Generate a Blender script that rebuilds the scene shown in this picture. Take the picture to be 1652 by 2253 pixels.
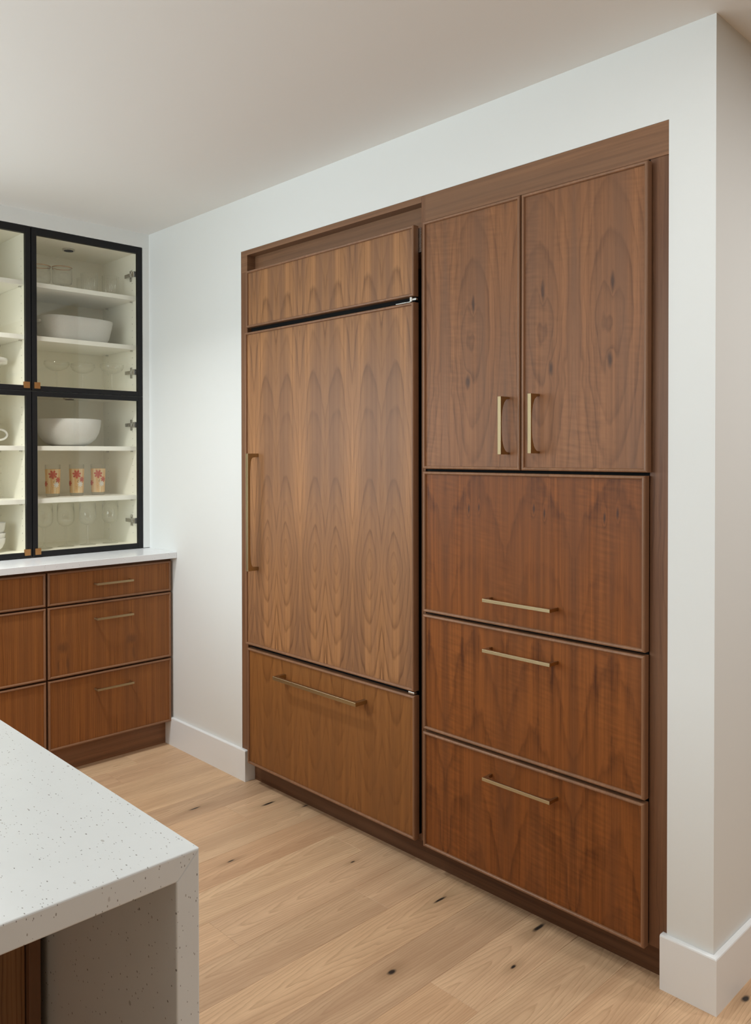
import bpy, bmesh, math, random
from mathutils import Vector, Matrix
random.seed(7)
for o in list(bpy.data.objects): bpy.data.objects.remove(o, do_unlink=True)
SC = bpy.context.scene
COL = SC.collection

# ------------------------------------------------------------------ camera
cam_d = bpy.data.cameras.new('camera'); cam = bpy.data.objects.new('camera', cam_d); COL.objects.link(cam)
yaw, pit, rol = math.radians(135.8734), math.radians(-0.5966), math.radians(-0.058)
fw = Vector((math.cos(yaw)*math.cos(pit), math.sin(yaw)*math.cos(pit), math.sin(pit)))
rt = Vector((math.sin(yaw), -math.cos(yaw), 0)); up = rt.cross(fw)
rt2 = rt*math.cos(rol) + up*math.sin(rol); up2 = up*math.cos(rol) - rt*math.sin(rol)
M = Matrix((rt2, up2, -fw)).transposed().to_4x4(); M.translation = Vector((3.6221, -1.9737, 1.3711))
cam.matrix_world = M
cam_d.sensor_fit = 'HORIZONTAL'; cam_d.sensor_width = 36.0
cam_d.lens = 1786.49*36/1652; cam_d.shift_y = -(1126.5-1016.95)/1652; cam_d.clip_start = 0.02
SC.camera = cam

# ------------------------------------------------------------------ world, lights, exposure
w = bpy.data.worlds.new('world'); SC.world = w; w.use_nodes = True
w.node_tree.nodes['Background'].inputs[0].default_value = (0.80, 0.88, 1.0, 1)
w.node_tree.nodes['Background'].inputs[1].default_value = 1.0
def area(name, loc, direction, sx, sy, power, col):
    l = bpy.data.lights.new(name, 'AREA'); l.shape = 'RECTANGLE'; l.size = sx; l.size_y = sy
    l.energy = power; l.color = col
    o = bpy.data.objects.new(name, l); COL.objects.link(o)
    o.location = loc; o.rotation_euler = Vector(direction).to_track_quat('-Z', 'Y').to_euler()
    return o
# daylight entering through the window opposite the refrigerator
area('daylight_window_front', (1.55, -3.78, 1.70), (0, 1, 0), 2.4, 1.2, 39, (0.85, 0.965, 1.0))
area('daylight_window_left', (-0.385, -2.15, 1.50), (1, 0.0, -0.22), 1.5, 0.95, 21, (0.85, 0.965, 1.0)).data.spread = math.radians(150)
# unseen ceiling fill, added out of frame to brighten floor, baseboards and return wall
for i, (lx, ly) in enumerate(((2.85, -0.80), (0.62, -1.15), (3.75, 0.65), (4.4, 0.3), (4.1, -0.7), (0.7, -2.6))):
    l = bpy.data.lights.new('ceiling_fill', 'AREA'); l.shape = 'DISK'; l.size = 0.16; l.energy = (3.5, 12.5, 11.0, 15.0, 9.0, 2.5)[i]; l.spread = math.radians(132 if i == 1 else 180); l.color = (0.985, 0.985, 0.965)
    o = bpy.data.objects.new('ceiling_fill', l); COL.objects.link(o); o.location = (lx, ly, 2.432)
SC.view_settings.view_transform = 'Standard'; SC.view_settings.look = 'None'
SC.view_settings.gamma = 1.0; SC.view_settings.use_curve_mapping = False
SC.view_settings.exposure = 0.0
SC.cycles.max_bounces = 16; SC.cycles.diffuse_bounces = 8; SC.cycles.transparent_max_bounces = 32

# ------------------------------------------------------------------ node helpers
class NT:
    def __init__(s, name):
        s.m = bpy.data.materials.new(name); s.m.use_nodes = True; s.t = s.m.node_tree
        s.b = s.t.nodes['Principled BSDF']; s.out = s.t.nodes['Material Output']
    def n(s, typ, **kw):
        x = s.t.nodes.new(typ)
        for k, v in kw.items(): setattr(x, k, v)
        return x
    def put(s, sock, v):
        if isinstance(v, bpy.types.NodeSocket): s.t.links.new(v, sock)
        elif v is not None: sock.default_value = v
    def m_(s, op, a, b=None, c=None, clamp=False):
        x = s.n('ShaderNodeMath', operation=op, use_clamp=clamp)
        s.put(x.inputs[0], a); s.put(x.inputs[1], b); s.put(x.inputs[2], c); return x.outputs[0]
    def xyz(s, x=0.0, y=0.0, z=0.0):
        c = s.n('ShaderNodeCombineXYZ'); s.put(c.inputs[0], x); s.put(c.inputs[1], y); s.put(c.inputs[2], z); return c.outputs[0]
    def sep(s, v):
        c = s.n('ShaderNodeSeparateXYZ'); s.put(c.inputs[0], v); return c.outputs
    def noise(s, v, scale=1.0, detail=2.0, rough=0.5, dist=0.0):
        x = s.n('ShaderNodeTexNoise'); s.put(x.inputs['Vector'], v); x.inputs['Scale'].default_value = scale
        x.inputs['Detail'].default_value = detail; x.inputs['Roughness'].default_value = rough; x.inputs['Distortion'].default_value = dist
        return x.outputs[0]
    def ramp(s, f, pts, interp='LINEAR'):
        x = s.n('ShaderNodeValToRGB'); s.put(x.inputs[0], f); r = x.color_ramp; r.interpolation = interp
        while len(r.elements) < len(pts): r.elements.new(0.5)
        for e, (p, c) in zip(r.elements, pts):
            e.position = p; e.color = (c if len(c) == 4 else (*c, 1)) if not isinstance(c, (int, float)) else (c, c, c, 1)
        return x.outputs[0]
    def mix(s, f, a, b, mode='MIX'):
        x = s.n('ShaderNodeMix', data_type='RGBA', blend_type=mode)
        s.put(x.inputs[0], f); s.put(x.inputs[6], a if isinstance(a, bpy.types.NodeSocket) else (*a, 1)[:4]); s.put(x.inputs[7], b if isinstance(b, bpy.types.NodeSocket) else (*b, 1)[:4])
        return x.outputs[2]
    def bump(s, h, strength, dist=0.001):
        x = s.n('ShaderNodeBump'); x.inputs['Strength'].default_value = strength; x.inputs['Distance'].default_value = dist
        s.put(x.inputs['Height'], h); s.t.links.new(x.outputs[0], s.b.inputs['Normal'])
    def set(s, col=None, rough=None, metal=None, **kw):
        if col is not None: s.put(s.b.inputs['Base Color'], col if isinstance(col, bpy.types.NodeSocket) else (*col, 1)[:4])
        if rough is not None: s.put(s.b.inputs['Roughness'], rough)
        if metal is not None: s.b.inputs['Metallic'].default_value = metal
        for k, v in kw.items(): s.put(s.b.inputs[k.replace('_', ' ')], v)
        return s.m
def pos(s):
    return s.n('ShaderNodeNewGeometry').outputs['Position']

# ------------------------------------------------------------------ materials
def walnut(name, axis='x', leaf=0.148, u0=1.048, uc=0.42, vc=0.98, S=0.55, N=9.0, warp=0.05, ring=0.5, curl=0.0,
           light=(0.35, 0.175, 0.075), dark=(0.120, 0.050, 0.017), grey=(0.21, 0.110, 0.060), knots=(), streak=0.35, seed=0.0, horiz=False, rough=0.40, pw=3.0, kstr=0.75, qk=0.0, qpow=0.63, spec=0.36):
    s = NT(name)
    P = s.sep(pos(s))
    u = P[0] if axis == 'x' else P[1]; v = P[2]; d = P[1] if axis == 'x' else P[0]
    if horiz: u, v = v, u
    # book-matched leaves
    fold = s.m_('PINGPONG', s.m_('SUBTRACT', u, u0), leaf) if leaf else u
    # cathedral rings: nested ellipses much longer than wide
    wv = s.noise(s.xyz(s.m_('MULTIPLY', fold, 9.0), seed, s.m_('MULTIPLY', v, 2.2)), 1.0, 3.0, 0.55)
    wv2 = s.noise(s.xyz(s.m_('MULTIPLY', fold, 40.0), seed+5, s.m_('MULTIPLY', v, 14.0)), 1.0, 2.0, 0.5)
    p = s.m_('DIVIDE', s.m_('SUBTRACT', fold, uc*(leaf or 0.3)), 0.5*(leaf or 0.3))
    p = s.m_('ADD', p, s.m_('MULTIPLY', s.m_('SUBTRACT', wv, 0.5), warp*9))
    q = s.m_('DIVIDE', s.m_('SUBTRACT', v, vc), S) if not qk else s.m_('MULTIPLY', s.m_('POWER', s.m_('ABSOLUTE', s.m_('SUBTRACT', v, vc)), qpow), qk)
    q = s.m_('ADD', q, s.m_('MULTIPLY', s.m_('SUBTRACT', wv2, 0.5), warp*(7.0 if qk else 0.9)))
    pe = s.m_('POWER', s.m_('ABSOLUTE', s.m_('MULTIPLY', p, pw)), 1.85); qe = s.m_('POWER', s.m_('ABSOLUTE', q), 1.85)
    Lf = s.m_('POWER', s.m_('ADD', pe, qe), 1/1.85)
    t = s.m_('ADD', s.m_('MULTIPLY', Lf, N), s.m_('MULTIPLY', wv, warp*14))
    kd = None
    for (ku, kv, ru, rv) in knots:
        a = s.m_('DIVIDE', s.m_('SUBTRACT', u, ku), ru); b = s.m_('DIVIDE', s.m_('SUBTRACT', v, kv), rv)
        a = s.m_('ADD', a, s.m_('MULTIPLY', s.m_('SUBTRACT', wv2, 0.5), 1.6))
        r = s.m_('SQRT', s.m_('ADD', s.m_('MULTIPLY', a, a), s.m_('MULTIPLY', b, b)))
        kd = r if kd is None else s.m_('MINIMUM', kd, r)
    if kd is not None:
        infl = s.m_('DIVIDE', 1.0, s.m_('ADD', 1.0, s.m_('MULTIPLY', kd, kd)))
        t = s.m_('ADD', t, s.m_('MULTIPLY', infl, 1.4))
    fr = s.m_('FRACT', t)
    rstr = s.noise(s.xyz(s.m_('MULTIPLY', s.m_('FLOOR', t), 7.31), seed, s.m_('MULTIPLY', v, 1.5)), 1.0, 1.0)
    rings = s.m_('MULTIPLY', s.ramp(fr, [(0.0, 0.0), (0.62, 0.22), (0.88, 1.0), (1.0, 0.0)]), s.ramp(rstr, [(0.30, 0.15), (0.70, 1.3)]))
    # fibres and pores running with the grain
    fib = s.noise(s.xyz(s.m_('MULTIPLY', u, 420.0), s.m_('MULTIPLY', d, 300.0), s.m_('MULTIPLY', v, 5.0)), 1.0, 3.0, 0.6)
    strk = s.noise(s.xyz(s.m_('MULTIPLY', s.m_('ADD', fold, s.m_('MULTIPLY', wv, 0.010)), 62.0), seed+2, s.m_('MULTIPLY', v, 0.9)), 1.0, 4.0, 0.68)
    pore = s.noise(s.xyz(s.m_('MULTIPLY', u, 1100.0), s.m_('MULTIPLY', d, 300.0), s.m_('MULTIPLY', v, 34.0)), 1.0, 1.0, 0.5)
    porem = s.ramp(pore, [(0.60, 0.0), (0.72, 1.0)])
    tone = s.noise(s.xyz(s.m_('MULTIPLY', fold, 14.0), seed+9, s.m_('MULTIPLY', v, 1.1)), 1.0, 2.0, 0.5)
    f = s.m_('ADD', s.m_('MULTIPLY', rings, ring), s.m_('MULTIPLY', s.m_('SUBTRACT', fib, 0.5), 0.65))
    f = s.m_('ADD', f, s.m_('MULTIPLY', s.m_('SUBTRACT', s.ramp(strk, [(0.34, 0.0), (0.66, 1.0)]), 0.18), streak*1.35))
    f = s.m_('ADD', f, s.m_('MULTIPLY', porem, 0.20), clamp=True)
    c = s.mix(f, light, dark)
    c = s.mix(s.m_('MULTIPLY', s.ramp(tone, [(0.42, 0.0), (0.64, 1.0)]), 0.68), c, grey)
    if curl:
        cw = s.noise(s.xyz(s.m_('MULTIPLY', u, 16.0), seed, s.m_('MULTIPLY', s.m_('ADD', v, s.m_('MULTIPLY', u, 0.12)), 105.0)), 1.0, 1.0, 0.4)
        cmask = s.ramp(s.noise(s.xyz(s.m_('MULTIPLY', u, 7.0), seed+3, s.m_('MULTIPLY', v, 2.5))), [(0.42, 0.0), (0.62, 1.0)])
        cc = s.m_('MULTIPLY', s.m_('SUBTRACT', cw, 0.5), s.m_('MULTIPLY', cmask, curl))
        c = s.mix(1.0, c, s.xyz(s.m_('ADD', 1.0, cc), s.m_('ADD', 1.0, cc), s.m_('ADD', 1.0, cc)), 'MULTIPLY')
    if kd is not None:
        km = s.ramp(kd, [(0.30, 1.0), (1.25, 0.0)])
        c = s.mix(s.m_('MULTIPLY', km, kstr), c, (0.045, 0.024, 0.018))
    s.bump(s.m_('ADD', fib, porem), 0.05)
    return s.set(c, s.m_('ADD', rough, s.m_('MULTIPLY', fib, 0.10)), Specular_IOR_Level=spec)

def paint(name, col, rough=0.6, grain=0.03):
    s = NT(name); g = s.noise(pos(s), 220.0, 2.0)
    s.bump(g, grain, 0.0006)
    return s.set(col, rough)

def oak():
    s = NT('oak_floor')
    oi = s.n('ShaderNodeObjectInfo').outputs['Random']
    P = s.sep(pos(s)); off = s.m_('MULTIPLY', oi, 37.0)
    x, y = P[0], P[1]
    ly = s.m_('MULTIPLY', y, 1.0)
    wv = s.noise(s.xyz(s.m_('MULTIPLY', x, 10.0), s.m_('MULTIPLY', ly, 1.4), off), 1.0, 3.0, 0.55)
    wv2 = s.noise(s.xyz(s.m_('MULTIPLY', x, 45.0), s.m_('MULTIPLY', ly, 16.0), off), 1.0, 2.0, 0.5)
    # cathedral field per plank
    cy = s.m_('MULTIPLY', s.m_('SUBTRACT', s.m_('FRACT', s.m_('MULTIPLY', oi, 7.13)), 0.5), 2.4)
    px = s.m_('SUBTRACT', s.m_('FRACT', s.m_('DIVIDE', s.m_('SUBTRACT', x, 0.954), 0.158)), s.m_('ADD', 0.25, s.m_('MULTIPLY', s.m_('FRACT', s.m_('MULTIPLY', oi, 3.7)), 0.5)))
    p = s.m_('ADD', s.m_('MULTIPLY', px, 5.5), s.m_('MULTIPLY', s.m_('SUBTRACT', wv, 0.5), 2.0))
    q = s.m_('ADD', s.m_('DIVIDE', s.m_('SUBTRACT', y, cy), 0.42), s.m_('MULTIPLY', s.m_('SUBTRACT', wv2, 0.5), 0.22))
    Lf = s.m_('POWER', s.m_('ADD', s.m_('POWER', s.m_('ABSOLUTE', p), 1.5), s.m_('POWER', s.m_('ABSOLUTE', q), 1.5)), 0.667)
    fr = s.m_('FRACT', s.m_('ADD', s.m_('MULTIPLY', Lf, 3.6), s.m_('MULTIPLY', wv, 1.2)))
    rings = s.ramp(fr, [(0.0, 0.0), (0.6, 0.3), (0.88, 1.0), (1.0, 0.0)])
    fib = s.noise(s.xyz(s.m_('MULTIPLY', x, 420.0), s.m_('MULTIPLY', y, 8.0), off), 1.0, 3.0, 0.6)
    pore = s.ramp(s.noise(s.xyz(s.m_('MULTIPLY', x, 700.0), s.m_('MULTIPLY', y, 30.0), off), 1.0, 1.0), [(0.55, 0.0), (0.68, 1.0)])
    big = s.noise(s.xyz(s.m_('MULTIPLY', x, 20.0), s.m_('MULTIPLY', y, 1.0), off), 1.0, 4.0, 0.62)
    f = s.m_('ADD', s.m_('MULTIPLY', rings, 0.50), s.m_('MULTIPLY', s.m_('SUBTRACT', fib, 0.4), 0.8))
    f = s.m_('ADD', f, s.m_('MULTIPLY', pore, 0.16), clamp=True)
    c = s.mix(f, (0.77, 0.560, 0.365), (0.46, 0.300, 0.175))
    c = s.mix(s.m_('MULTIPLY', s.ramp(big, [(0.40, 0.0), (0.64, 1.0)]), 0.62), c, (0.50, 0.325, 0.200))
    tint = s.ramp(oi, [(0.0, (0.84, 0.79, 0.76)), (0.3, (1.03, 1.0, 0.95)), (0.5, (0.92, 0.83, 0.76)), (0.75, (1.06, 1.02, 0.98)), (1.0, (0.93, 0.88, 0.85))])
    c = s.mix(1.0, c, tint, 'MULTIPLY')
    kd = None
    for (kx, ky, rx, ry) in [(2.12, -0.458, 0.010, 0.018), (1.978, -0.105, 0.006, 0.034), (1.053, -0.07, 0.007, 0.04), (2.813, 0.105, 0.009, 0.02),
                             (2.273, -0.009, 0.008, 0.035), (0.89, -0.30, 0.006, 0.03), (1.33, -0.43, 0.004, 0.018), (1.62, -0.14, 0.004, 0.012), (2.33, -0.21, 0.006, 0.014), (1.17, 0.02, 0.005, 0.02)]:
        a = s.m_('DIVIDE', s.m_('SUBTRACT', x, kx), rx); b = s.m_('DIVIDE', s.m_('SUBTRACT', y, ky), ry)
        a = s.m_('ADD', a, s.m_('MULTIPLY', s.m_('SUBTRACT', wv2, 0.5), 1.4))
        r = s.m_('SQRT', s.m_('ADD', s.m_('MULTIPLY', a, a), s.m_('MULTIPLY', b, b)))
        kd = r if kd is None else s.m_('MINIMUM', kd, r)
    c = s.mix(s.m_('MULTIPLY', s.ramp(s.m_('MULTIPLY', kd, 0.25), [(0.1, 1.0), (1.0, 0.0)]), 0.35), c, (0.20, 0.12, 0.05))
    c = s.mix(s.ramp(kd, [(0.45, 1.0), (1.0, 0.0)]), c, (0.025, 0.018, 0.014))
    s.bump(s.m_('ADD', fib, pore), 0.06)
    return s.set(c, s.m_('ADD', 0.42, s.m_('MULTIPLY', fib, 0.12)))

def quartz(name, base, dens=0.06, warm=0.0):
    s = NT(name); P = pos(s)
    j = s.noise(P, 90.0, 2.0)
    def chips(scale, thr, size, seed):
        vo = s.n('ShaderNodeTexVoronoi', voronoi_dimensions='3D', feature='F1'); vo.inputs['Scale'].default_value = scale
        mp = s.n('ShaderNodeMapping'); mp.inputs['Location'].default_value = (seed, seed*2, seed*3); mp.inputs['Rotation'].default_value = (seed, seed*.7, seed*1.3)
        mp.inputs['Scale'].default_value = (1, 2.1, 1); s.put(mp.inputs[0], P); s.put(vo.inputs['Vector'], mp.outputs[0])
        pick = s.m_('LESS_THAN', s.sep(vo.outputs['Color'])[0], thr)
        dd = s.m_('ADD', vo.outputs['Distance'], s.m_('MULTIPLY', s.m_('SUBTRACT', j, 0.5), 0.25))
        inside = s.ramp(dd, [(size*0.8, 1.0), (size, 0.0)])
        return s.m_('MULTIPLY', pick, inside), s.sep(vo.outputs['Color'])[1]
    cloud = s.noise(P, 14.0, 4.0, 0.6)
    c = s.mix(cloud, base, tuple(b*0.93 for b in base))
    m1, r1 = chips(150.0, 0.10*dens/0.06, 0.24, 1.3)
    c = s.mix(s.m_('MULTIPLY', m1, 0.85), c, s.mix(r1, (0.10, 0.09, 0.08), (0.38, 0.36, 0.33)))
    m2, r2 = chips(70.0, 0.018*dens/0.06, 0.24, 4.1)
    c = s.mix(s.m_('MULTIPLY', m2, 0.6), c, s.mix(r2, (0.22, 0.20, 0.18), (0.50, 0.47, 0.44)))
    m3, r3 = chips(260.0, 0.05*dens/0.06, 0.30, 7.7)
    c = s.mix(s.m_('MULTIPLY', m3, 0.8), c, (0.16, 0.15, 0.14))
    return s.set(c, 0.24)

def thin_glass(name, tint, gloss=1.0, edge=None, ior=1.5):
    s = NT(name); s.t.nodes.remove(s.b)
    fc = s.n('ShaderNodeLayerWeight'); fc.inputs[0].default_value = 0.5
    fres = s.m_('ADD', 0.045, s.m_('MULTIPLY', s.m_('POWER', fc.outputs['Facing'], 5.0), 0.95))
    tr = s.n('ShaderNodeBsdfTransparent'); gl = s.n('ShaderNodeBsdfGlossy'); gl.inputs['Roughness'].default_value = 0.02
    gl.inputs['Color'].default_value = (1, 1, 1, 1)
    if edge:
        lw = s.n('ShaderNodeLayerWeight'); lw.inputs[0].default_value = 0.35
        e = s.m_('POWER', lw.outputs['Facing'], 2.2)
        s.put(tr.inputs[0], s.mix(e, tint, edge))
    else: tr.inputs[0].default_value = (*tint, 1)
    mx = s.n('ShaderNodeMixShader'); s.put(mx.inputs[0], s.m_('MULTIPLY', fres, gloss, clamp=True))
    s.t.links.new(tr.outputs[0], mx.inputs[1]); s.t.links.new(gl.outputs[0], mx.inputs[2]); s.t.links.new(mx.outputs[0], s.out.inputs[0])
    return s.m

def plain(name, col, rough, metal=0.0, **kw):
    s = NT(name); g = s.noise(pos(s), 300.0, 2.0)
    s.put(s.b.inputs['Roughness'], s.m_('ADD', rough-0.03, s.m_('MULTIPLY', g, 0.06)))
    return s.set(col, None, metal, **kw)

def brass(name, tan, rot=0.0):
    # brushed satin brass
    s = NT(name); g = s.noise(pos(s), 400.0, 2.0)
    c = s.mix(g, (0.45, 0.355, 0.210), (0.52, 0.42, 0.255))
    s.put(s.b.inputs['Tangent'], s.xyz(*tan))
    return s.set(c, 0.36, 1.0, Anisotropic=0.75, Anisotropic_Rotation=rot)

def ceramic():
    s = NT('white_ceramic'); P = s.sep(s.n('ShaderNodeTexCoord').outputs['Object'])
    ang = s.m_('ARCTAN2', P[1], P[0])
    zz = s.m_('PINGPONG', s.m_('MULTIPLY', ang, 9.0), 0.5)
    h = s.m_('SINE', s.m_('ADD', s.m_('MULTIPLY', P[2], 900.0), s.m_('MULTIPLY', zz, 26.0)))
    s.bump(h, 0.5, 0.0012)
    return s.set((0.80, 0.79, 0.77), 0.25)

def peach():
    s = NT('printed_peach_band'); P = s.sep(s.n('ShaderNodeTexCoord').outputs['Object'])
    ang = s.m_('ARCTAN2', P[1], P[0])
    n = s.noise(s.xyz(s.m_('MULTIPLY', ang, 5.0), 0.0, s.m_('MULTIPLY', P[2], 6.0)), 1.0, 2.0)
    return s.set(s.ramp(n, [(0.3, (0.72, 0.40, 0.16)), (0.5, (0.80, 0.56, 0.30)), (0.7, (0.85, 0.72, 0.50))]), 0.5)

MAT = dict(
    fridge=walnut('walnut_bookmatched', leaf=0.148, u0=1.048, uc=0.42, vc=0.985, N=1.0, pw=4.7, qk=9.6, warp=0.05, ring=0.52, streak=0.42, light=(0.430, 0.205, 0.083), dark=(0.105, 0.040, 0.013), grey=(0.20, 0.098, 0.052)),
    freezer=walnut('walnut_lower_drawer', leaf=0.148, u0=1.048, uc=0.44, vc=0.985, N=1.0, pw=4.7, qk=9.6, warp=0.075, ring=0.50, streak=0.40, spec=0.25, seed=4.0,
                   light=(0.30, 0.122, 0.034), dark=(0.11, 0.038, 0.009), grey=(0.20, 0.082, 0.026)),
    pantry=walnut('walnut_knotty_doors', leaf=0.234, u0=2.16, uc=0.5, vc=1.72, S=0.22, N=1.9, pw=2.5, warp=0.095, ring=0.36, spec=0.30, curl=0.5, streak=0.36, seed=11.0,
                  light=(0.30, 0.130, 0.054), dark=(0.082, 0.031, 0.012), grey=(0.18, 0.088, 0.048),
                  knots=[(2.04, 1.828, .008, .035), (2.018, 1.593, .010, .028), (2.292, 1.834, .007, .034), (2.512, 1.826, .008, .036), (2.319, 1.612, .009, .026), (2.503, 1.622, .010, .030)]),
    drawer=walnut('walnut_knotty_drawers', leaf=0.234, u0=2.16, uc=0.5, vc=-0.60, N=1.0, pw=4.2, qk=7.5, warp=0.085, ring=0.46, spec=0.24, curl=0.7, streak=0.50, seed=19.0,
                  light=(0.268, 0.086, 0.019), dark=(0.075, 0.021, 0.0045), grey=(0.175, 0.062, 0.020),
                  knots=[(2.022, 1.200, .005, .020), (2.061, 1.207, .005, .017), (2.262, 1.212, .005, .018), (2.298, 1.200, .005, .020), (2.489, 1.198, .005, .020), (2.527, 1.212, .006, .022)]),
    base=walnut('walnut_base_drawers', axis='y', leaf=0.157, u0=-0.367, uc=0.5, vc=0.53, S=0.9, N=3.0, warp=0.05, ring=0.42, streak=0.45, seed=23.0, spec=0.28, kstr=0.38, knots=[(-0.524, 0.545, .030, .030), (-0.505, 0.47, .008, .05), (-0.545, 0.47, .006, .03), (-0.21, 0.535, .030, .028), (-0.20, 0.47, .008, .05)],
                light=(0.35, 0.133, 0.035), dark=(0.115, 0.037, 0.008), grey=(0.21, 0.082, 0.028)),
    isl=walnut('walnut_island_panel', axis='y', leaf=0.157, u0=-1.6, uc=0.5, vc=0.5, S=1.6, N=4.0, seed=31.0),
    vert=walnut('walnut_trim_vertical', leaf=0, uc=0.0, vc=0.6, S=1.8, N=3.0, ring=0.3, streak=0.5, seed=41.0, light=(0.22, 0.100, 0.048), dark=(0.080, 0.033, 0.015)),
    horiz=walnut('walnut_trim_horizontal', leaf=0, uc=8.0, vc=1.0, S=2.0, N=2.0, ring=0.25, streak=0.55, seed=47.0, horiz=True, light=(0.27, 0.135, 0.068), dark=(0.12, 0.055, 0.028)),
    beadv=walnut('walnut_edge_bead', leaf=0, uc=0.0, vc=0.6, S=2.0, N=2.0, ring=0.2, streak=0.35, seed=53.0, light=(0.30, 0.150, 0.078), dark=(0.14, 0.065, 0.034), rough=0.33),
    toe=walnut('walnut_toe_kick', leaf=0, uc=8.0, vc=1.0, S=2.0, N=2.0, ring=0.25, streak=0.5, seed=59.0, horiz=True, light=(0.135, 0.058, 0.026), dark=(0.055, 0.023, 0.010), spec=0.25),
    toeb=walnut('walnut_toe_kick_wall', axis='y', leaf=0, uc=8.0, vc=1.0, S=2.0, N=2.0, ring=0.25, streak=0.5, seed=61.0, horiz=True, light=(0.27, 0.125, 0.058), dark=(0.12, 0.052, 0.024)),
    oak=oak(),
    wall=paint('wall_paint_white', (0.79, 0.808, 0.795)),
    wall_low_bounce=paint('wall_paint_low_bounce', (0.22, 0.20, 0.18)),  # unseen walls darkened to cut bounce light under the island top
    ceil=paint('ceiling_paint', (0.81, 0.806, 0.788), 0.8),
    trim=paint('trim_paint_white', (0.86, 0.885, 0.90), 0.35, 0.01),
    quartz=quartz('speckled_quartz', (0.72, 0.74, 0.74), 0.06),
    quartz2=quartz('pale_speckled_quartz', (0.83, 0.85, 0.875), 0.03),
    black=plain('black_metal_frame', (0.008, 0.008, 0.009), 0.45, Specular_IOR_Level=0.3),
    dark=plain('black_plastic', (0.004, 0.004, 0.004), 0.7, Specular_IOR_Level=0.15),
    brass=brass('brushed_brass', (0.25, 0.12, 1.0)), brass_f=brass('brushed_brass_appliance', (1.0, 0.2, 0.15)), brass_v=brass('brushed_brass_upright', (0.15, 0.2, 1.0)), brass_y=brass('brushed_brass_left_wall', (0.2, 1.0, 0.15)),
    copper=plain('satin_copper', (0.50, 0.27, 0.11), 0.38, 1.0),
    steel=plain('nickel_steel', (0.62, 0.61, 0.58), 0.28, 1.0),
    white=plain('cabinet_interior_white', (0.955, 0.935, 0.84), 0.5),
    shelf=plain('shelf_white', (0.945, 0.94, 0.89), 0.4),
    pane=thin_glass('cabinet_glass_pane', (0.98, 0.975, 0.93), 1.1),
    ware=thin_glass('clear_glassware', (0.988, 0.988, 0.982), 1.4, (0.70, 0.70, 0.65)),
    gold=plain('gold_rim', (0.75, 0.45, 0.25), 0.25, 1.0),
    ceramic=ceramic(),
    porcelain=plain('white_porcelain', (0.82, 0.81, 0.79), 0.22),
    peach=peach(),
    red=plain('printed_red', (0.58, 0.13, 0.09), 0.5),
    wflower=plain('printed_white', (0.85, 0.83, 0.80), 0.5),
    ink=plain('printed_black', (0.05, 0.03, 0.03), 0.5),
)

# ------------------------------------------------------------------ mesh helpers
def obj(name, bm, mat, parent=None, smooth=False, loc=None, rot=None):
    me = bpy.data.meshes.new(name); bm.normal_update(); bm.to_mesh(me); bm.free()
    if smooth:
        for p in me.polygons: p.use_smooth = True
    me.materials.append(MAT[mat])
    o = bpy.data.objects.new(name, me); COL.objects.link(o)
    if parent: o.parent = parent
    if loc is not None: o.location = loc
    if rot is not None: o.rotation_euler = rot
    return o
def box(bm, a, b, bev=0.0, seg=2):
    lo = [min(a[i], b[i]) for i in range(3)]; hi = [max(a[i], b[i]) for i in range(3)]
    r = bmesh.ops.create_cube(bm, size=1.0); vs = r['verts']
    for v in vs:
        for i in range(3): v.co[i] = lo[i] + (v.co[i]+0.5)*(hi[i]-lo[i])
    if bev:
        es = list({e for v in vs for e in v.link_edges})
        bmesh.ops.bevel(bm, geom=es, offset=bev, segments=seg, profile=0.5, affect='EDGES')
    return bm
def bx(a, b, bev=0.0, seg=2): return box(bmesh.new(), a, b, bev, seg)
def cyl(bm, c, axis, r, h, n=24, r2=None):
    rr = bmesh.ops.create_cone(bm, cap_ends=True, segments=n, radius1=r, radius2=r if r2 is None else r2, depth=h)
    q = Vector((0, 0, 1)).rotation_difference(Vector(axis)).to_matrix()
    for v in rr['verts']: v.co = q @ v.co + Vector(c)
    return bm
def lathe(prof, n=40, close=False, ribs=0, ramp=0.0):
    bm = bmesh.new(); rings = []
    for (r, z) in prof:
        if r < 1e-6: rings.append([bm.verts.new((0, 0, z))])
        else:
            ring = []
            for i in range(n):
                a = 2*math.pi*i/n; rr = r*(1+ramp*math.cos(ribs*a)) if ribs else r
                ring.append(bm.verts.new((rr*math.cos(a), rr*math.sin(a), z)))
            rings.append(ring)
    for A, B in zip(rings, rings[1:]):
        for i in range(n):
            j = (i+1) % n
            if len(A) == 1 and len(B) == 1: continue
            if len(A) == 1: bm.faces.new((A[0], B[j], B[i]))
            elif len(B) == 1: bm.faces.new((A[i], A[j], B[0]))
            else: bm.faces.new((A[i], A[j], B[j], B[i]))
    bmesh.ops.recalc_face_normals(bm, faces=bm.faces)
    return bm
def empty(name, loc=(0, 0, 0), rz=0.0):
    o = bpy.data.objects.new(name, None); COL.objects.link(o); o.location = loc; o.rotation_euler = (0, 0, rz); o.empty_display_size = 0.05
    return o
def tag(o, label, cat, group=None):
    o['label'] = label; o['category'] = cat
    if group: o['group'] = group
    return o
def struct(o): o['kind'] = 'structure'; return o
def copy_tree(o, parent=None):
    c = o.copy(); COL.objects.link(c); c.parent = parent
    for ch in list(o.children): copy_tree(ch, c)
    return c

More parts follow.
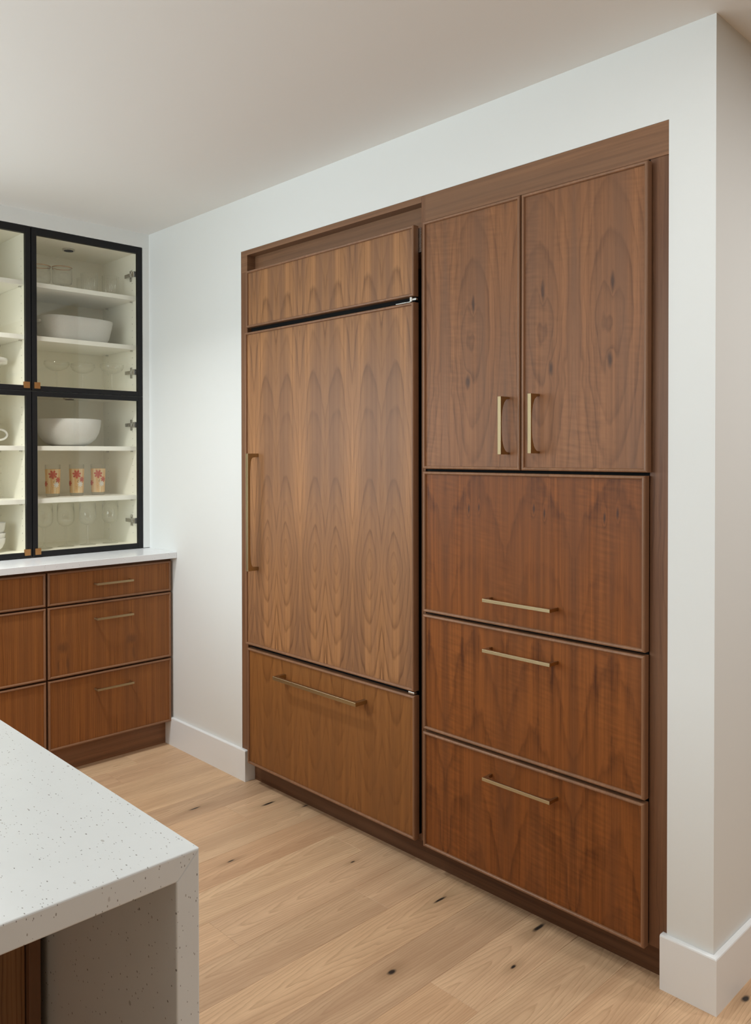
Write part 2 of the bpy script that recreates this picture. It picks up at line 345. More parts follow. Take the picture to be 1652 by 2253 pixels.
# A face frame F maps (u along width, d outwards into the room, z) to the world
class Face:
    def __init__(s, wall, plane): s.w = wall; s.p = plane
    def __call__(s, u, d, z):
        return (u, s.p-d, z) if s.w == 'A' else (s.p+d, u, z)
def fbox(F, u0, u1, d0, d1, z0, z1, bev=0.0): return bx(F(u0, d0, z0), F(u1, d1, z1), bev)
def bead_bm(F, u0, u1, z0, z1, d, t):
    # mitred half-round frame around a panel; d is how far the crest stands from the face plane
    prof = [(0, d-t), (0, d-0.0050), (0.0008, d-0.0024), (0.0026, d-0.0006), (0.0050, d), (0.0072, d-0.0006), (0.0088, d-0.0024), (0.0096, d-0.0050), (0.0096, d-0.0095)]
    bm = bmesh.new(); loops = []
    for (i, dd) in prof:
        loops.append([bm.verts.new(F(a, dd, b)) for (a, b) in ((u0+i, z0+i), (u1-i, z0+i), (u1-i, z1-i), (u0+i, z1-i))])
    for A, B in zip(loops, loops[1:]):
        for k in range(4): bm.faces.new((A[k], A[(k+1) % 4], B[(k+1) % 4], B[k]))
    bmesh.ops.recalc_face_normals(bm, faces=bm.faces)
    return bm
def panel(name, F, u0, u1, z0, z1, d, mat, parent, t=0.025, bead='beadv'):
    p = obj(name, fbox(F, u0+0.001, u1-0.001, d-t, d-0.0075, z0+0.001, z1-0.001), mat, parent)
    obj('edge_bead', bead_bm(F, u0, u1, z0, z1, d, t), bead, p)
    return p
def pull(F, u, z, L, P, W, d0, parent, vertical=False, th=0.006, leg=0.010, n=3.0, mat='brass'):
    # one bar bent into two posts, with an arched inner outline; (u, z) is its middle
    a = L/2 - leg; pts = [(-L/2, 0), (-L/2, P), (L/2, P), (L/2, 0)]
    K = 22
    for i in range(K+1):
        s_ = a*math.cos(math.pi*i/K); 
        d_ = (P-th)*max(0.0, 1-abs(s_/a)**n)**(1.0/n)
        pts.append((s_, d_))
    bm = bmesh.new()
    def mk(s_, d_, w_): return F(u+w_, d0+d_, z+s_) if vertical else F(u+s_, d0+d_, z+w_)
    A = [bm.verts.new(mk(s_, d_, -W/2)) for s_, d_ in pts]; B = [bm.verts.new(mk(s_, d_, W/2)) for s_, d_ in pts]
    bm.faces.new(A); bm.faces.new(B[::-1]); m = len(pts)
    for i in range(m): bm.faces.new((A[i], A[(i+1) % m], B[(i+1) % m], B[i]))
    bmesh.ops.recalc_face_normals(bm, faces=bm.faces)
    es = [e for e in bm.edges if len(e.link_faces) == 2 and e.calc_face_angle(0) > 0.9]
    bmesh.ops.bevel(bm, geom=es, offset=0.0009, segments=2, profile=0.5, affect='EDGES')
    return obj('handle', bm, mat, parent)

A0 = Face('A', 0.0)
H = 2.44

# ------------------------------------------------------------------ room shell
bm = bmesh.new()
box(bm, (-0.40, 0, 0), (0.778, 0.72, H)); box(bm, (0.778, 0, 2.218), (2.657, 0.72, H)); box(bm, (2.657, 0, 0), (2.777, 0.72, H))
box(bm, (-0.40, 0.72, 0), (2.777, 3.2, H))
struct(obj('wall_back', bm, 'wall'))
bm = bmesh.new()
box(bm, (-0.52, -3.8, 0), (-0.40, -2.9, H)); box(bm, (-0.52, -1.4, 0), (-0.40, 0.0, H)); box(bm, (-0.52, -2.9, 0), (-0.40, -1.4, 1.02)); box(bm, (-0.52, -2.9, 2.0), (-0.40, -1.4, H))
wl = struct(obj('wall_left', bm, 'wall'))
bm = bmesh.new(); box(bm, (-0.40, -1.115, 2.372), (0.0, 0.0, H)); box(bm, (-0.40, -0.0345, 0.915), (-0.001, 0.0, 2.372))
obj('soffit', bm, 'wall', wl)
bm = bmesh.new()
box(bm, (-0.52, -3.95, 0), (0.35, -3.8, H)); box(bm, (2.75, -3.95, 0), (9.6, -3.8, H)); box(bm, (0.35, -3.95, 2.3), (2.75, -3.8, H)); box(bm, (0.35, -3.95, 0), (2.75, -3.8, 1.1))
struct(obj('wall_front', bm, 'wall'))
bm = bmesh.new()
box(bm, (9.45, -3.8, 0), (9.6, 3.2, H))
struct(obj('wall_right', bm, 'wall_low_bounce'))
struct(obj('wall_hall', bx((2.777, 3.1, 0), (9.6, 3.2, H)), 'wall_low_bounce'))
struct(obj('ceiling', bx((-0.52, -3.95, H), (9.6, 3.2, H+0.1)), 'ceil'))
def window(name, a, b, thick):
    bm = bmesh.new(); (x0, y0, z0), (x1, y1, z1) = a, b; k = 0.06
    if abs(y1-y0) < 1e-6:
        for (p, q) in (((x0, z0), (x0+k, z1)), ((x1-k, z0), (x1, z1)), ((x0+k, z0), (x1-k, z0+k)), ((x0+k, z1-k), (x1-k, z1)), (((x0+x1)/2-k/2, z0+k), ((x0+x1)/2+k/2, z1-k))):
            box(bm, (p[0], y0-thick, p[1]), (q[0], y0, q[1]))
    else:
        for (p, q) in (((y0, z0), (y0+k, z1)), ((y1-k, z0), (y1, z1)), ((y0+k, z0), (y1-k, z0+k)), ((y0+k, z1-k), (y1-k, z1)), (((y0+y1)/2-k/2, z0+k), ((y0+y1)/2+k/2, z1-k))):
            box(bm, (x0, p[0], p[1]), (x0+thick, q[0], q[1]))
    return struct(obj(name, bm, 'trim'))
window('window_1', (0.35, -3.82, 1.1), (2.75, -3.82, 2.3), 0.05)

window('window_2', (-0.47, -2.9, 1.02), (-0.47, -1.4, 2.0), 0.05)
def baseboard(name, outline, h, chamfer_edges):
    # outline: plan polygon (counter-clockwise); chamfer_edges: indices of outline edges that face the room
    bm = bmesh.new()
    lo = [bm.verts.new((x, y, 0)) for x, y in outline]; hi = [bm.verts.new((x, y, h)) for x, y in outline]; m = len(outline)
    bm.faces.new(lo[::-1]); bm.faces.new(hi)
    for i in range(m): bm.faces.new((lo[i], lo[(i+1) % m], hi[(i+1) % m], hi[i]))
    bm.edges.ensure_lookup_table()
    es = [bm.edges.get((hi[i], hi[(i+1) % m])) for i in chamfer_edges]
    bmesh.ops.bevel(bm, geom=es, offset=0.004, segments=2, profile=0.5, affect='EDGES')
    bmesh.ops.recalc_face_normals(bm, faces=bm.faces)
    return struct(obj(name, bm, 'trim'))
baseboard('baseboard_back', [(0.10, -0.0005), (0.10, -0.014), (0.818, -0.014), (0.818, 0.040), (0.7785, 0.040), (0.7785, -0.0005)], 0.130, [1, 2])
baseboard('baseboard_right', [(2.6565, 0.030), (2.645, 0.030), (2.645, -0.015), (2.791, -0.015), (2.791, 3.1), (2.7775, 3.1), (2.7775, -0.0005), (2.6565, -0.0005)], 0.140, [2, 3])

# floor: every plank its own piece
floor = struct(obj('floor', bx((-0.52, -3.95, -0.08), (9.6, 3.2, -0.0135)), 'oak'))
PW = 0.158; joints = {0.954: -0.206, 1.744: -0.252, 2.218: -0.415, 1.428: -0.066, 1.586: -0.68, 0.322: -0.385, 1.112: 0.9, 1.27: -1.3, 1.902: 0.75, 2.06: 0.62, 2.376: 0.9, 0.796: -1.1, 0.638: -1.25, 0.48: -1.0}
cache = {}
def plank_mesh(L, Wd):
    key = (round(L, 3), round(Wd, 3))
    if key not in cache:
        b_ = bx((0, 0, -0.0135), (Wd-0.0004, L-0.0004, 0.0), 0.0006, 1); me = bpy.data.meshes.new('plank'); b_.to_mesh(me); b_.free(); me.materials.append(MAT['oak']); cache[key] = me
    return cache[key]
k0 = -9
for k in range(k0, 36):
    x0 = 0.954 + PW*k; x1 = x0+PW
    if x1 < -0.40 or x0 > 6.45: continue
    cx0, cx1 = max(x0, -0.40), min(x1, 6.45)
    j = joints.get(round(x0, 3), random.uniform(-1.4, 0.6))
    ys = [j]
    while ys[-1] < 3.1: ys.append(ys[-1] + random.choice((1.5, 1.8, 2.1)))
    while ys[0] > -3.8: ys.insert(0, ys[0] - random.choice((1.5, 1.8, 2.1)))
    for a, b in zip(ys, ys[1:]):
        a, b = max(a, -3.8), min(b, 3.1)
        if b-a < 0.02: continue
        if cx1 <= 2.60 and a > 0.75: continue
        o = bpy.data.objects.new('plank', plank_mesh(b-a, cx1-cx0)); COL.objects.link(o); o.parent = floor; o.location = (cx0, a, 0)

# ------------------------------------------------------------------ walnut surround of the tall cabinetry
sur = tag(empty('cabinet_surround', (1.72, 0.0, 0)), 'walnut surround framing the refrigerator and pantry in the white wall', 'trim')
def sub(name, bm, mat, parent): 
    o = obj(name, bm, mat); o.parent = parent; o.matrix_parent_inverse = Matrix.Translation(-Vector(parent.location)); return o
sub('stile', bx((0.7785, 0.001, 0.131), (0.822, 0.6, 2.128)), 'vert', sur)
sub('corner_block', bx((0.7785, 0.0005, 2.128), (0.822, 0.6, 2.2175)), 'horiz', sur)
sub('top_rail', bx((0.822, 0.0005, 2.197), (1.805, 0.6, 2.2175)), 'horiz', sur)
sub('recess_board', bx((0.822, 0.041, 1.99), (1.805, 0.06, 2.197)), 'horiz', sur)
sub('divider', bx((1.805, 0.0008, 0.09), (1.823, 0.6, 2.2175)), 'vert', sur)
sub('header', bx((1.823, 0.0005, 2.131), (2.6565, 0.6, 2.2175)), 'horiz', sur)
sub('stile', bx((2.606, 0.004, 0.09), (2.6565, 0.6, 2.131)), 'vert', sur)
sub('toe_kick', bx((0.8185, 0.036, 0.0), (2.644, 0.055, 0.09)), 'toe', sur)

# ------------------------------------------------------------------ panelled refrigerator
fr = tag(empty('built_in_refrigerator', (1.31, 0.0, 0)), 'built-in refrigerator clad in book-matched walnut panels with long brass pulls', 'refrigerator')
def child(o, parent): o.parent = parent; o.matrix_parent_inverse = Matrix.Translation(-Vector(parent.location)); return o
bm = bmesh.new(); box(bm, (0.835, 0.012, 0.10), (1.785, 0.58, 1.985)); box(bm, (0.86, -0.003, 0.105), (1.780, 0.012, 1.98))
child(obj('body', bm, 'dark'), fr)
g = child(panel('grille_panel', A0, 0.850, 1.794, 1.889, 2.121, 0.028, 'fridge', None), fr)
dr = child(panel('door', A0, 0.8435, 1.795, 0.586, 1.869, 0.030, 'fridge', None, t=0.027), fr)
pull(A0, 0.9215, 1.1355, 0.474, 0.0525, 0.015, 0.0225, dr, vertical=True, th=0.012, leg=0.014, n=7.0, mat='brass_v')
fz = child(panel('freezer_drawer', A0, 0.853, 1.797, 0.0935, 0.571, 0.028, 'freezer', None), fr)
pull(A0, 1.3265, 0.5015, 0.474, 0.0545, 0.014, 0.0205, fz, th=0.012, leg=0.014, n=12.0, mat='brass_f')
bm = bmesh.new(); cyl(bm, (1.778, -0.020, 1.8795), (0, 0, 1), 0.0055, 0.014, 16); box(bm, (1.71, -0.024, 1.8705), (1.778, -0.010, 1.8735), 0.0008); box(bm, (1.774, -0.02, 1.876), (1.80, -0.012, 1.882))
child(obj('hinge', bm, 'steel'), fr)
bm = bmesh.new(); box(bm, (1.765, -0.022, 0.5755), (1.792, -0.006, 0.582), 0.001)
child(obj('hinge', bm, 'steel'), fr)
child(obj('air_grille', bx((0.87, -0.0045, 1.876), (1.70, -0.0028, 1.882)), 'dark'), fr)
child(obj('trim_strip', bx((1.7865, -0.001, 2.035), (1.8045, 0.006, 2.115)), 'steel'), fr)

# ------------------------------------------------------------------ pantry
pa = tag(empty('pantry_cabinet', (2.22, 0.0, 0)), 'tall walnut pantry cabinet with two doors above three wide drawers', 'cabinet')
child(obj('body', bx((1.8235, 0.006, 0.091), (2.6055, 0.6, 2.1305)), 'dark'), pa)
d1 = child(panel('door', A0, 1.834, 2.2168, 1.322, 2.121, 0.028, 'pantry', None), pa)
d2 = child(panel('door', A0, 2.2222, 2.613, 1.322, 2.121, 0.028, 'pantry', None), pa)
pull(A0, 2.1705, 1.4535, 0.170, 0.0425, 0.012, 0.0205, d1, vertical=True, th=0.0055, leg=0.006, n=2.6, mat='brass_v')
pull(A0, 2.2760, 1.4565, 0.170, 0.0425, 0.012, 0.0205, d2, vertical=True, th=0.0055, leg=0.006, n=2.6, mat='brass_v')
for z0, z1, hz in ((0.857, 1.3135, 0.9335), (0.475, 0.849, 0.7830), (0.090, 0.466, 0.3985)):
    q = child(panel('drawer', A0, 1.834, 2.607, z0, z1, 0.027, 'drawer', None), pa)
    pull(A0, 2.226, hz, 0.238, 0.0435, 0.010, 0.0195, q, th=0.006, leg=0.006, n=4.0)

# ------------------------------------------------------------------ base cabinets and counter on the left wall
B0 = Face('B', 0.2208)
def base_cabinet(y0, y1, label, filler):
    c = tag(empty('base_cabinet', (0.0, (y0+y1)/2, 0)), label, 'cabinet', 'walnut base drawer cabinets')
    child(obj('body', bx((-0.395, y0, 0.112), (0.194, y1, 0.884)), 'toeb'), c)
    for z0, z1, hz in ((0.729, 0.870, 0.8035), (0.4195, 0.7225, 0.651), (0.1145, 0.412, 0.3415)):
        q = child(panel('drawer', B0, y0+0.003, y1-(0.010 if filler else 0.003), z0, z1, 0.0, 'base', None, bead='beadv'), c)
        m = (y0+y1)/2 - 0.003
        pull(B0, m, hz, 0.172, 0.0355, 0.0095, -0.0075, q, th=0.006, leg=0.006, n=4.0, mat='brass_y')
    child(obj('toe_kick', bx((0.150, y0, 0.0), (0.166, y1, 0.112)), 'toeb'), c)
    return c
base_cabinet(-0.594, -0.0015, 'walnut three-drawer base cabinet in the corner beside the white wall', True)
base_cabinet(-1.190, -0.596, 'walnut three-drawer base cabinet at the left edge of the picture', False)
tag(obj('countertop', bx((-0.398, -1.9, 0.8845), (0.2537, -0.0008, 0.9125), 0.0015), 'quartz2'), 'pale quartz countertop under the black framed glass cabinets', 'countertop')

# ------------------------------------------------------------------ glass cabinets
G0 = Face('B', 0.0)
CX0, CX1 = -0.397, -0.0215
def glass_cabinet(y0, y1, label, hinge_side):
    # y0 < y1; hinge_side +1: hinges on the y1 side
    c = tag(empty('glass_cabinet', (-0.2, (y0+y1)/2, 0.913)), label, 'cabinet', 'black framed glass cabinets')
    t = 0.016
    bm = bmesh.new()
    box(bm, (CX0, y0, 0.9135), (CX1, y0+t, 2.3695)); box(bm, (CX0, y1-t, 0.9135), (CX1, y1, 2.3695)); box(bm, (CX0, y0+t, 0.9135), (CX0+0.01, y1-t, 2.3695))
    box(bm, (CX0+0.01, y0+t, 0.9135), (CX1, y1-t, 0.934)); box(bm, (CX0+0.01, y0+t, 2.3495), (CX1, y1-t, 2.3695)); box(bm, (CX0+0.01, y0+t, 1.640), (CX1, y1-t, 1.662))
    child(obj('body', bm, 'white'), c)
    for z in (2.138, 1.8995, 1.408, 1.171):
        sh = child(obj('shelf', bx((CX0+0.012, y0+t+0.001, z-0.021), (-0.036, y1-t-0.001, z), 0.0012), 'shelf'), c)
        for x in (-0.07, -0.33):
            for y, sgn in ((y0+t, 1), (y1-t, -1)): obj('shelf_pin', cyl(bmesh.new(), (x, y+sgn*0.006, z-0.0245), (0, 1, 0), 0.0032, 0.012, 10), 'steel', sh)
    # peg holes up the side walls
    bm = bmesh.new()
    for x in (-0.07, -0.33):
        for y in (y0+t+0.0004, y1-t-0.0004):
            for k in range(40):
                z = 0.985+0.033*k
                if abs(z-1.65) > 0.04: cyl(bm, (x, y, z), (0, 1, 0), 0.0022, 0.0006, 8)
    child(obj('peg_holes', bm, 'steel'), c)['kind'] = 'stuff'
    # two framed glass doors
    for z0, z1, top in ((1.6515, 2.3695, 0.030), (0.9165, 1.6485, 0.021)):
        bm = bmesh.new(); k = 0.0225; kb = 0.0215
        box(bm, (-0.020, y0+0.001, z0), (0.0, y0+0.001+k, z1), 0.001); box(bm, (-0.020, y1-0.001-k, z0), (0.0, y1-0.001, z1), 0.001)
        box(bm, (-0.020, y0+0.001+k, z0), (0.0, y1-0.001-k, z0+kb), 0.0008); box(bm, (-0.020, y0+0.001+k, z1-top), (0.0, y1-0.001-k, z1), 0.0008)
        dd = child(obj('door', bm, 'black'), c)
        bm = bmesh.new()
        yy0, yy1, zz0, zz1 = y0+0.018, y1-0.018, z0+0.016, z1-0.016
        vs = [bm.verts.new((-0.010, a, b)) for a, b in ((yy0, zz0), (yy1, zz0), (yy1, zz1), (yy0, zz1))]; bm.faces.new(vs)
        obj('glass_pane', bm, 'pane', dd)
        yk = y0+0.009 if hinge_side > 0 else y1-0.009
        w_ = 0.026*hinge_side
        obj('tab_pull', bx((-0.004, yk, z0+0.009), (0.0065, yk+w_, z0+0.037), 0.0008), 'copper', dd)
        # concealed hinges with cross plates on the side wall
        yw = y1-t if hinge_side > 0 else y0+t; sg = -hinge_side
        for hz in ((2.243, 1.769) if z0 > 1.6 else (1.513, 1.046)):
            bm = bmesh.new()
            box(bm, (-0.088, yw+sg*0.0005, hz-0.027), (-0.070, yw+sg*0.005, hz+0.027), 0.002)
            box(bm, (-0.118, yw+sg*0.005, hz-0.009), (-0.060, yw+sg*0.017, hz+0.009), 0.002)
            box(bm, (-0.062, yw+sg*0.004, hz-0.006), (-0.034, yw+sg*0.014, hz+0.006), 0.002)
            box(bm, (-0.036, yw+sg*0.001, hz-0.014), (-0.0205, yw+sg*0.020, hz+0.014), 0.003)
            cyl(bm, (-0.079, yw+sg*0.0055, hz+0.019), (0, 1, 0), 0.004, 0.003, 10); cyl(bm, (-0.079, yw+sg*0.0055, hz-0.019), (0, 1, 0), 0.004, 0.003, 10)
            obj('hinge', bm, 'steel', dd)
    for z in (2.3495, 1.640):
        bm = bmesh.new(); cyl(bm, (-0.19, (y0+y1)/2-0.015, z-0.004), (0, 0, 1), 0.028, 0.008, 28)
        pk = child(obj('puck_light', bm, 'steel', smooth=False), c)
        bm = bmesh.new(); cyl(bm, (-0.19, (y0+y1)/2-0.015, z-0.0085), (0, 0, 1), 0.021, 0.002, 24); obj('lens', bm, 'dark', pk)
    return c
glass_cabinet(-0.5675, -0.0360, 'black framed glass cabinet next to the wall corner, holding bowls and stemware', 1)
glass_cabinet(-1.1010, -0.5690, 'black framed glass cabinet cut off by the left edge of the picture', -1)

# ------------------------------------------------------------------ island
ix, iy = 2.808, -1.469
ic = tag(empty('island_countertop', (ix, iy, 0)), 'speckled pale quartz island top with mitred waterfall leg in the foreground', 'countertop')
def mitre(pts, name):
    # pts: polygon in (y, z), extruded along x
    bm = bmesh.new(); x0, x1 = 0.55, ix
    Aq = [bm.verts.new((x0, y, z)) for y, z in pts]; Bq = [bm.verts.new((x1, y, z)) for y, z in pts]
    bm.faces.new(Aq); bm.faces.new(Bq[::-1]); m = len(pts)
    for i in range(m): bm.faces.new((Aq[i], Aq[(i+1) % m], Bq[(i+1) % m], Bq[i]))
    bmesh.ops.recalc_face_normals(bm, faces=bm.faces)
    es = [e for e in bm.edges if e.calc_face_angle(0) > 1.2 or (abs(e.verts[0].co.x-e.verts[1].co.x) > 1)]
    es = [e for e in es if abs(sum(v.co.z for v in e.verts)/2-0.915) < 1e-4 or abs(sum(v.co.x for v in e.verts)/2-ix) < 1e-4]
    es = [e for e in es if not all(abs((v.co.y-iy)+(0.915-v.co.z)) < 1e-4 for v in e.verts)]
    bmesh.ops.bevel(bm, geom=es, offset=0.0018, segments=2, profile=0.5, affect='EDGES')
    return child(obj(name, bm, 'quartz'), ic)
tk = 0.0300
mitre([(iy, 0.915), (-2.40, 0.915), (-2.40, 0.915-tk), (iy-tk, 0.915-tk)], 'top_slab')
mitre([(-2.372, 0.8849), (-2.40, 0.8849), (-2.40, 0.0), (-2.372, 0.0)], 'light_block_leg')  # unseen leg added to block window light from the knee space
mitre([(iy, 0.9149), (iy-tk, 0.915-tk-0.0001), (iy-tk, 0.0), (iy, 0.0)], 'waterfall_leg')
il = tag(empty('island_cabinet', (1.5, -1.95, 0)), 'dark shadowed walnut cabinet under the quartz island top', 'cabinet')
child(obj('body', bx((0.6, -2.368, 0.10), (2.425, iy-tk-0.012, 0.884)), 'isl'), il)
child(obj('toe_kick', bx((0.65, -2.30, 0.0), (2.37, iy-tk-0.012, 0.10)), 'toe'), il)
child(obj('end_panel', bx((2.425, -2.368, 0.10), (2.440, iy-tk-0.030, 0.884), 0.001), 'isl'), il)
child(obj('corner_post', bx((2.425, iy-tk-0.0285, 0.0), (2.452, iy-tk-0.012, 0.884), 0.001), 'vert'), il)

# ------------------------------------------------------------------ glassware and crockery
def thing(name, loc, label, cat, group=None): return tag(empty(name, loc), label, cat, group)
# gold rimmed short coupes on the top shelf
def gold_coupe(loc, label):
    t = thing('dessert_coupe', loc, label, 'glass', 'gold rimmed dessert glasses')
    obj('bowl', lathe([(0.0, 0.030), (0.030, 0.031), (0.042, 0.036), (0.0455, 0.050), (0.0455, 0.112), (0.0440, 0.112)]), 'ware', t, True)
    obj('stem', lathe([(0.0, 0.0005), (0.033, 0.0005), (0.032, 0.003), (0.010, 0.006), (0.006, 0.014), (0.008, 0.030), (0.0, 0.0302)], 28), 'ware', t, True)
    obj('gold_rim', lathe([(0.0458, 0.110), (0.0460, 0.1128), (0.0436, 0.1128), (0.0438, 0.110)]), 'gold', t, True)
gold_coupe((-0.200, -0.448, 2.1382), 'gold rimmed dessert glass on the top shelf, half hidden by the black frame')
gold_coupe((-0.165, -0.360, 2.1382), 'gold rimmed dessert glass fully in view on the top shelf')
def ribbed(loc, label):
    t = thing('ribbed_tumbler', loc, label, 'glass', 'ribbed tumblers on the top shelf')
    obj('glass_body', lathe([(0.0, 0.001), (0.030, 0.001), (0.035, 0.008), (0.0385, 0.035), (0.040, 0.105), (0.0385, 0.106)], 160, ribs=22, ramp=0.022), 'ware', t, True)
    obj('gold_base', lathe([(0.0, 0.0002), (0.031, 0.0002), (0.0355, 0.006), (0.0345, 0.0075), (0.0, 0.004)]), 'gold', t, True)
ribbed((-0.175, -0.222, 2.1382), 'ribbed clear tumbler in the middle of the top shelf beside the dessert glasses')
ribbed((-0.160, -0.121, 2.1382), 'ribbed clear tumbler nearest the hinge on the top shelf')
ribbed((-0.290, -0.190, 2.1382), 'ribbed clear tumbler standing behind the other two on the top shelf')
# long baking dish
def dish(loc, label, rz):
    t = thing('serving_dish', loc, label, 'dish'); t.rotation_euler = (0, 0, rz)
    def loop(bm, a, b, z, n=64, e=3.2):
        r = []
        for i in range(n):
            th = 2*math.pi*i/n; c, s = math.cos(th), math.sin(th)
            r.append(bm.verts.new((a*math.copysign(abs(c)**(2/e), c), b*math.copysign(abs(s)**(2/e), s), z)))
        return r
    bm = bmesh.new(); L = [loop(bm, a, b, z) for a, b, z in ((0.085, 0.125, 0.0005), (0.098, 0.145, 0.004), (0.106, 0.160, 0.03), (0.116, 0.172, 0.085), (0.120, 0.176, 0.112), (0.116, 0.172, 0.1145), (0.111, 0.167, 0.110), (0.100, 0.155, 0.03), (0.092, 0.14, 0.010))]
    bm.faces.new(L[0][::-1]); bm.faces.new(L[-1])
    for P_, Q_ in zip(L, L[1:]):
        for i in range(64): bm.faces.new((P_[i], P_[(i+1) % 64], Q_[(i+1) % 64], Q_[i]))
    bmesh.ops.recalc_face_normals(bm, faces=bm.faces)
    obj('dish_body', bm, 'ceramic', t, True)
    for sgn in (1, -1):
        obj('handle', bx((-0.028, sgn*0.172, 0.082), (0.028, sgn*0.186, 0.096), 0.005, 3), 'ceramic', t, True)
dish((-0.190, -0.293, 1.8997), 'long white textured ceramic dish on the second shelf', math.radians(4))
# champagne coupes
def coupe(loc, label):
    t = thing('champagne_coupe', loc, label, 'glass', 'champagne coupes')
    obj('bowl', lathe([(0.0, 0.098), (0.020, 0.101), (0.046, 0.113), (0.0570, 0.130), (0.0560, 0.146), (0.0550, 0.146)], 48), 'ware', t, True)
    obj('stem', lathe([(0.0, 0.097), (0.005, 0.096), (0.0032, 0.085), (0.0030, 0.02), (0.006, 0.008), (0.035, 0.0025), (0.036, 0.0005), (0.0, 0.0005)], 28), 'ware', t, True)
coupe((-0.170, -0.386, 1.6622), 'wide champagne coupe nearest the copper tab behind the upper glass door')
coupe((-0.205, -0.243, 1.6622), 'wide champagne coupe in the middle below the white dish')
coupe((-0.120, -0.135, 1.6622), 'wide champagne coupe closest to the hinge below the white dish')
# large bowl
t = thing('mixing_bowl', (-0.200, -0.318, 1.4082), 'large round white ceramic bowl with herringbone texture', 'bowl')
pr = [(0.0, 0.0005), (0.070, 0.0005), (0.075, 0.003), (0.100, 0.014), (0.124, 0.036), (0.139, 0.065), (0.146, 0.095), (0.149, 0.126), (0.147, 0.1285), (0.144, 0.126), (0.140, 0.094), (0.133, 0.066), (0.118, 0.040), (0.095, 0.020), (0.0, 0.010)]
obj('bowl_body', lathe(pr, 72), 'ceramic', t, True)
# printed tumblers
def flower(R, a0, z0, r, petals, mat, parent, inner=0.35, squash=1.0):
    bm = bmesh.new(); n = petals*8; ring = []
    def at(dx, dz): a = a0+dx/R; return (R*math.cos(a), R*math.sin(a), z0+dz)
    c = bm.verts.new(at(0, 0))
    for i in range(n):
        th = 2*math.pi*i/n; rr = r*(inner+(1-inner)*abs(math.sin(petals*th/2))**0.7)
        ring.append(bm.verts.new(at(rr*math.sin(th), rr*math.cos(th)*squash)))
    for i in range(n): bm.faces.new((c, ring[i], ring[(i+1) % n]))
    bmesh.ops.recalc_face_normals(bm, faces=bm.faces)
    return obj('printed_flower', bm, mat, parent)
def printed(loc, label, rz):
    t = thing('printed_tumbler', loc, label, 'glass', 'printed tumblers'); t.rotation_euler = (0, 0, rz)
    obj('glass_body', lathe([(0.0, 0.0008), (0.0295, 0.0008), (0.0305, 0.004), (0.0345, 0.149), (0.0335, 0.150)], 48), 'ware', t, True)
    bd = obj('printed_band', lathe([(0.0311, 0.014), (0.0345, 0.129)], 48), 'peach', t, True)
    fl = flower(0.0352, 0.0, 0.103, 0.021, 7, 'red', bd)
    flower(0.0350, 0.75, 0.078, 0.014, 7, 'red', bd)
    flower(0.0348, -1.1, 0.060, 0.014, 6, 'red', bd)
    flower(0.0346, 0.48, 0.056, 0.014, 7, 'wflower', bd, 0.25)
    bm = bmesh.new()
    for (a, z, da, dz) in ((0.05, 0.066, 0.10, 0.006), (0.16, 0.072, 0.07, 0.004), (-0.15, 0.044, 0.05, 0.003), (-0.05, 0.042, 0.05, 0.003), (-0.10, 0.034, 0.05, 0.004)):
        R = 0.0341; v = [bm.verts.new((R*math.cos(q), R*math.sin(q), zz)) for q, zz in ((a, z), (a+da, z+dz*0.6), (a+da, z+dz), (a, z+dz*0.5))]; bm.faces.new(v)
    obj('printed_marks', bm, 'ink', bd)
cpos = Vector((3.62, -1.97))
for (x, y), lab in (((-0.190, -0.399), 'peach tumbler with red flower print, leftmost of the three'), ((-0.190, -0.283), 'peach tumbler with red flower print, middle one of the three'), ((-0.190, -0.175), 'peach tumbler with red flower print, rightmost of the three')):
    printed((x, y, 1.1712), lab, math.atan2(cpos.y-y, cpos.x-x)+0.02)
# wine glasses
def wine(loc, label):
    t = thing('wine_glass', loc, label, 'glass', 'tall wine glasses')
    obj('bowl', lathe([(0.0, 0.094), (0.012, 0.096), (0.030, 0.106), (0.0385, 0.122), (0.0395, 0.140), (0.0370, 0.203), (0.0360, 0.203)], 44), 'ware', t, True)
    obj('stem', lathe([(0.0, 0.0935), (0.006, 0.092), (0.0036, 0.082), (0.0032, 0.02), (0.007, 0.009), (0.036, 0.0028), (0.0375, 0.0005), (0.0, 0.0005)], 28), 'ware', t, True)
for x, y, lab in ((-0.15, -0.457, 'tall wine glass behind the lower copper tab, leftmost of the four'), (-0.15, -0.355, 'tall wine glass, second from the left on the cabinet bottom'), (-0.15, -0.247, 'tall wine glass, third from the left on the cabinet bottom'), (-0.15, -0.132, 'tall wine glass nearest the hinge, rightmost of the four')):
    wine((x, y, 0.9342), lab)
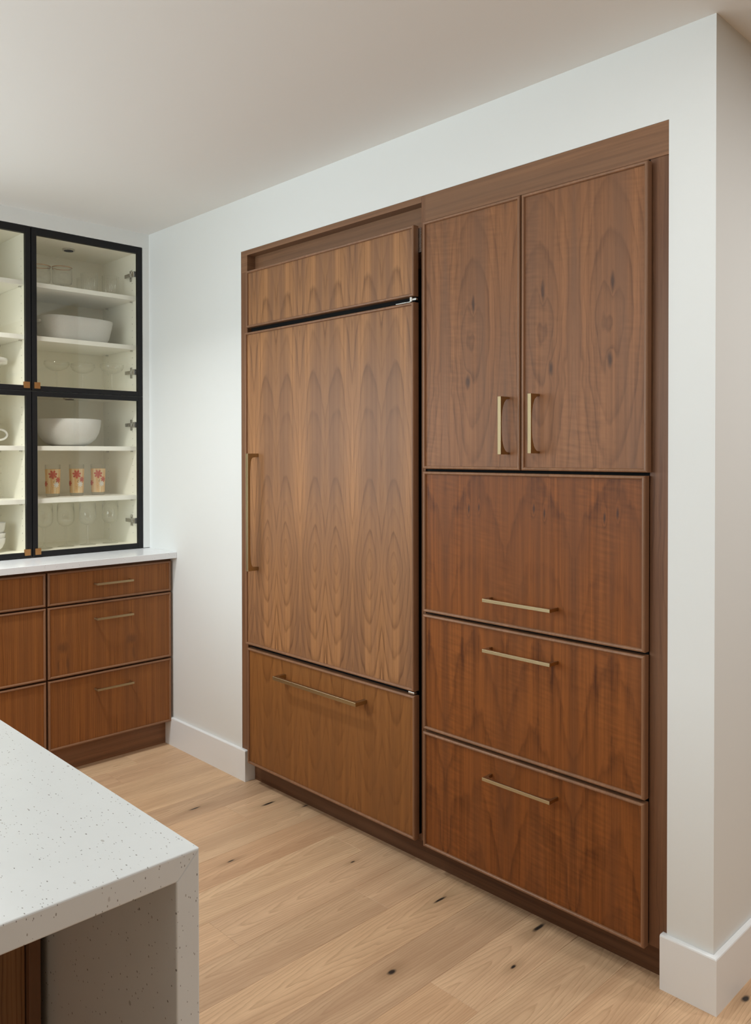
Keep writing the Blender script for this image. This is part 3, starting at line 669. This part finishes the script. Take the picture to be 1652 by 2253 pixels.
# left cabinet: cake stand, mug, stacked bowls
t = thing('cake_stand', (-0.17, -0.744, 1.6622), 'white cake stand whose plate edge shows behind the upper left glass door', 'cake stand')
obj('plate', lathe([(0.0, 0.108), (0.10, 0.108), (0.125, 0.111), (0.127, 0.133), (0.1245, 0.134), (0.121, 0.117), (0.0, 0.115)], 56), 'porcelain', t, True)
obj('pedestal', lathe([(0.0, 0.0005), (0.062, 0.0005), (0.060, 0.006), (0.022, 0.022), (0.014, 0.06), (0.020, 0.096), (0.040, 0.1078), (0.0, 0.1079)], 40), 'porcelain', t, True)
t = thing('jug', (-0.15, -0.748, 1.4082), 'white porcelain jug with a round loop handle at the left picture edge', 'jug')
obj('jug_body', lathe([(0.0, 0.0005), (0.045, 0.0005), (0.058, 0.020), (0.064, 0.055), (0.056, 0.100), (0.046, 0.125), (0.050, 0.142), (0.047, 0.142), (0.043, 0.125), (0.053, 0.099), (0.060, 0.055), (0.0, 0.010)], 48), 'porcelain', t, True)
bm = bmesh.new(); K, J = 28, 10
rings = []
for i in range(K):
    th = 2*math.pi*i/K; c = Vector((0, 0.092+0.035*math.cos(th), 0.050+0.0235*math.sin(th))); nrm = Vector((0, math.cos(th), math.sin(th)))
    rings.append([bm.verts.new(c + 0.005*(nrm*math.cos(2*math.pi*j/J)+Vector((1, 0, 0))*math.sin(2*math.pi*j/J))) for j in range(J)])
for i in range(K):
    for j in range(J): bm.faces.new((rings[i][j], rings[(i+1) % K][j], rings[(i+1) % K][(j+1) % J], rings[i][(j+1) % J]))
bmesh.ops.recalc_face_normals(bm, faces=bm.faces)
obj('handle', bm, 'porcelain', t, True)
for k, (lab, z, sz) in enumerate((('small white bowl at the bottom of the stack behind the lower left glass door', 0.9342, 0.90), ('small white bowl in the middle of the stack behind the lower left glass door', 0.9570, 0.90), ('small white bowl on top of the stack behind the lower left glass door', 0.9840, 1.16))):
    t = thing('cereal_bowl', (-0.15, -0.696, z), lab, 'bowl', 'stacked cereal bowls')
    obj('bowl_body', lathe([(r*0.88, h*sz) for r, h in ((0.0, 0.0005), (0.034, 0.0005), (0.036, 0.004), (0.056, 0.022), (0.068, 0.046), (0.072, 0.070), (0.0712, 0.0715), (0.0695, 0.069), (0.0652, 0.046), (0.0525, 0.024), (0.032, 0.012), (0.0, 0.010))], 48), 'porcelain', t, True)
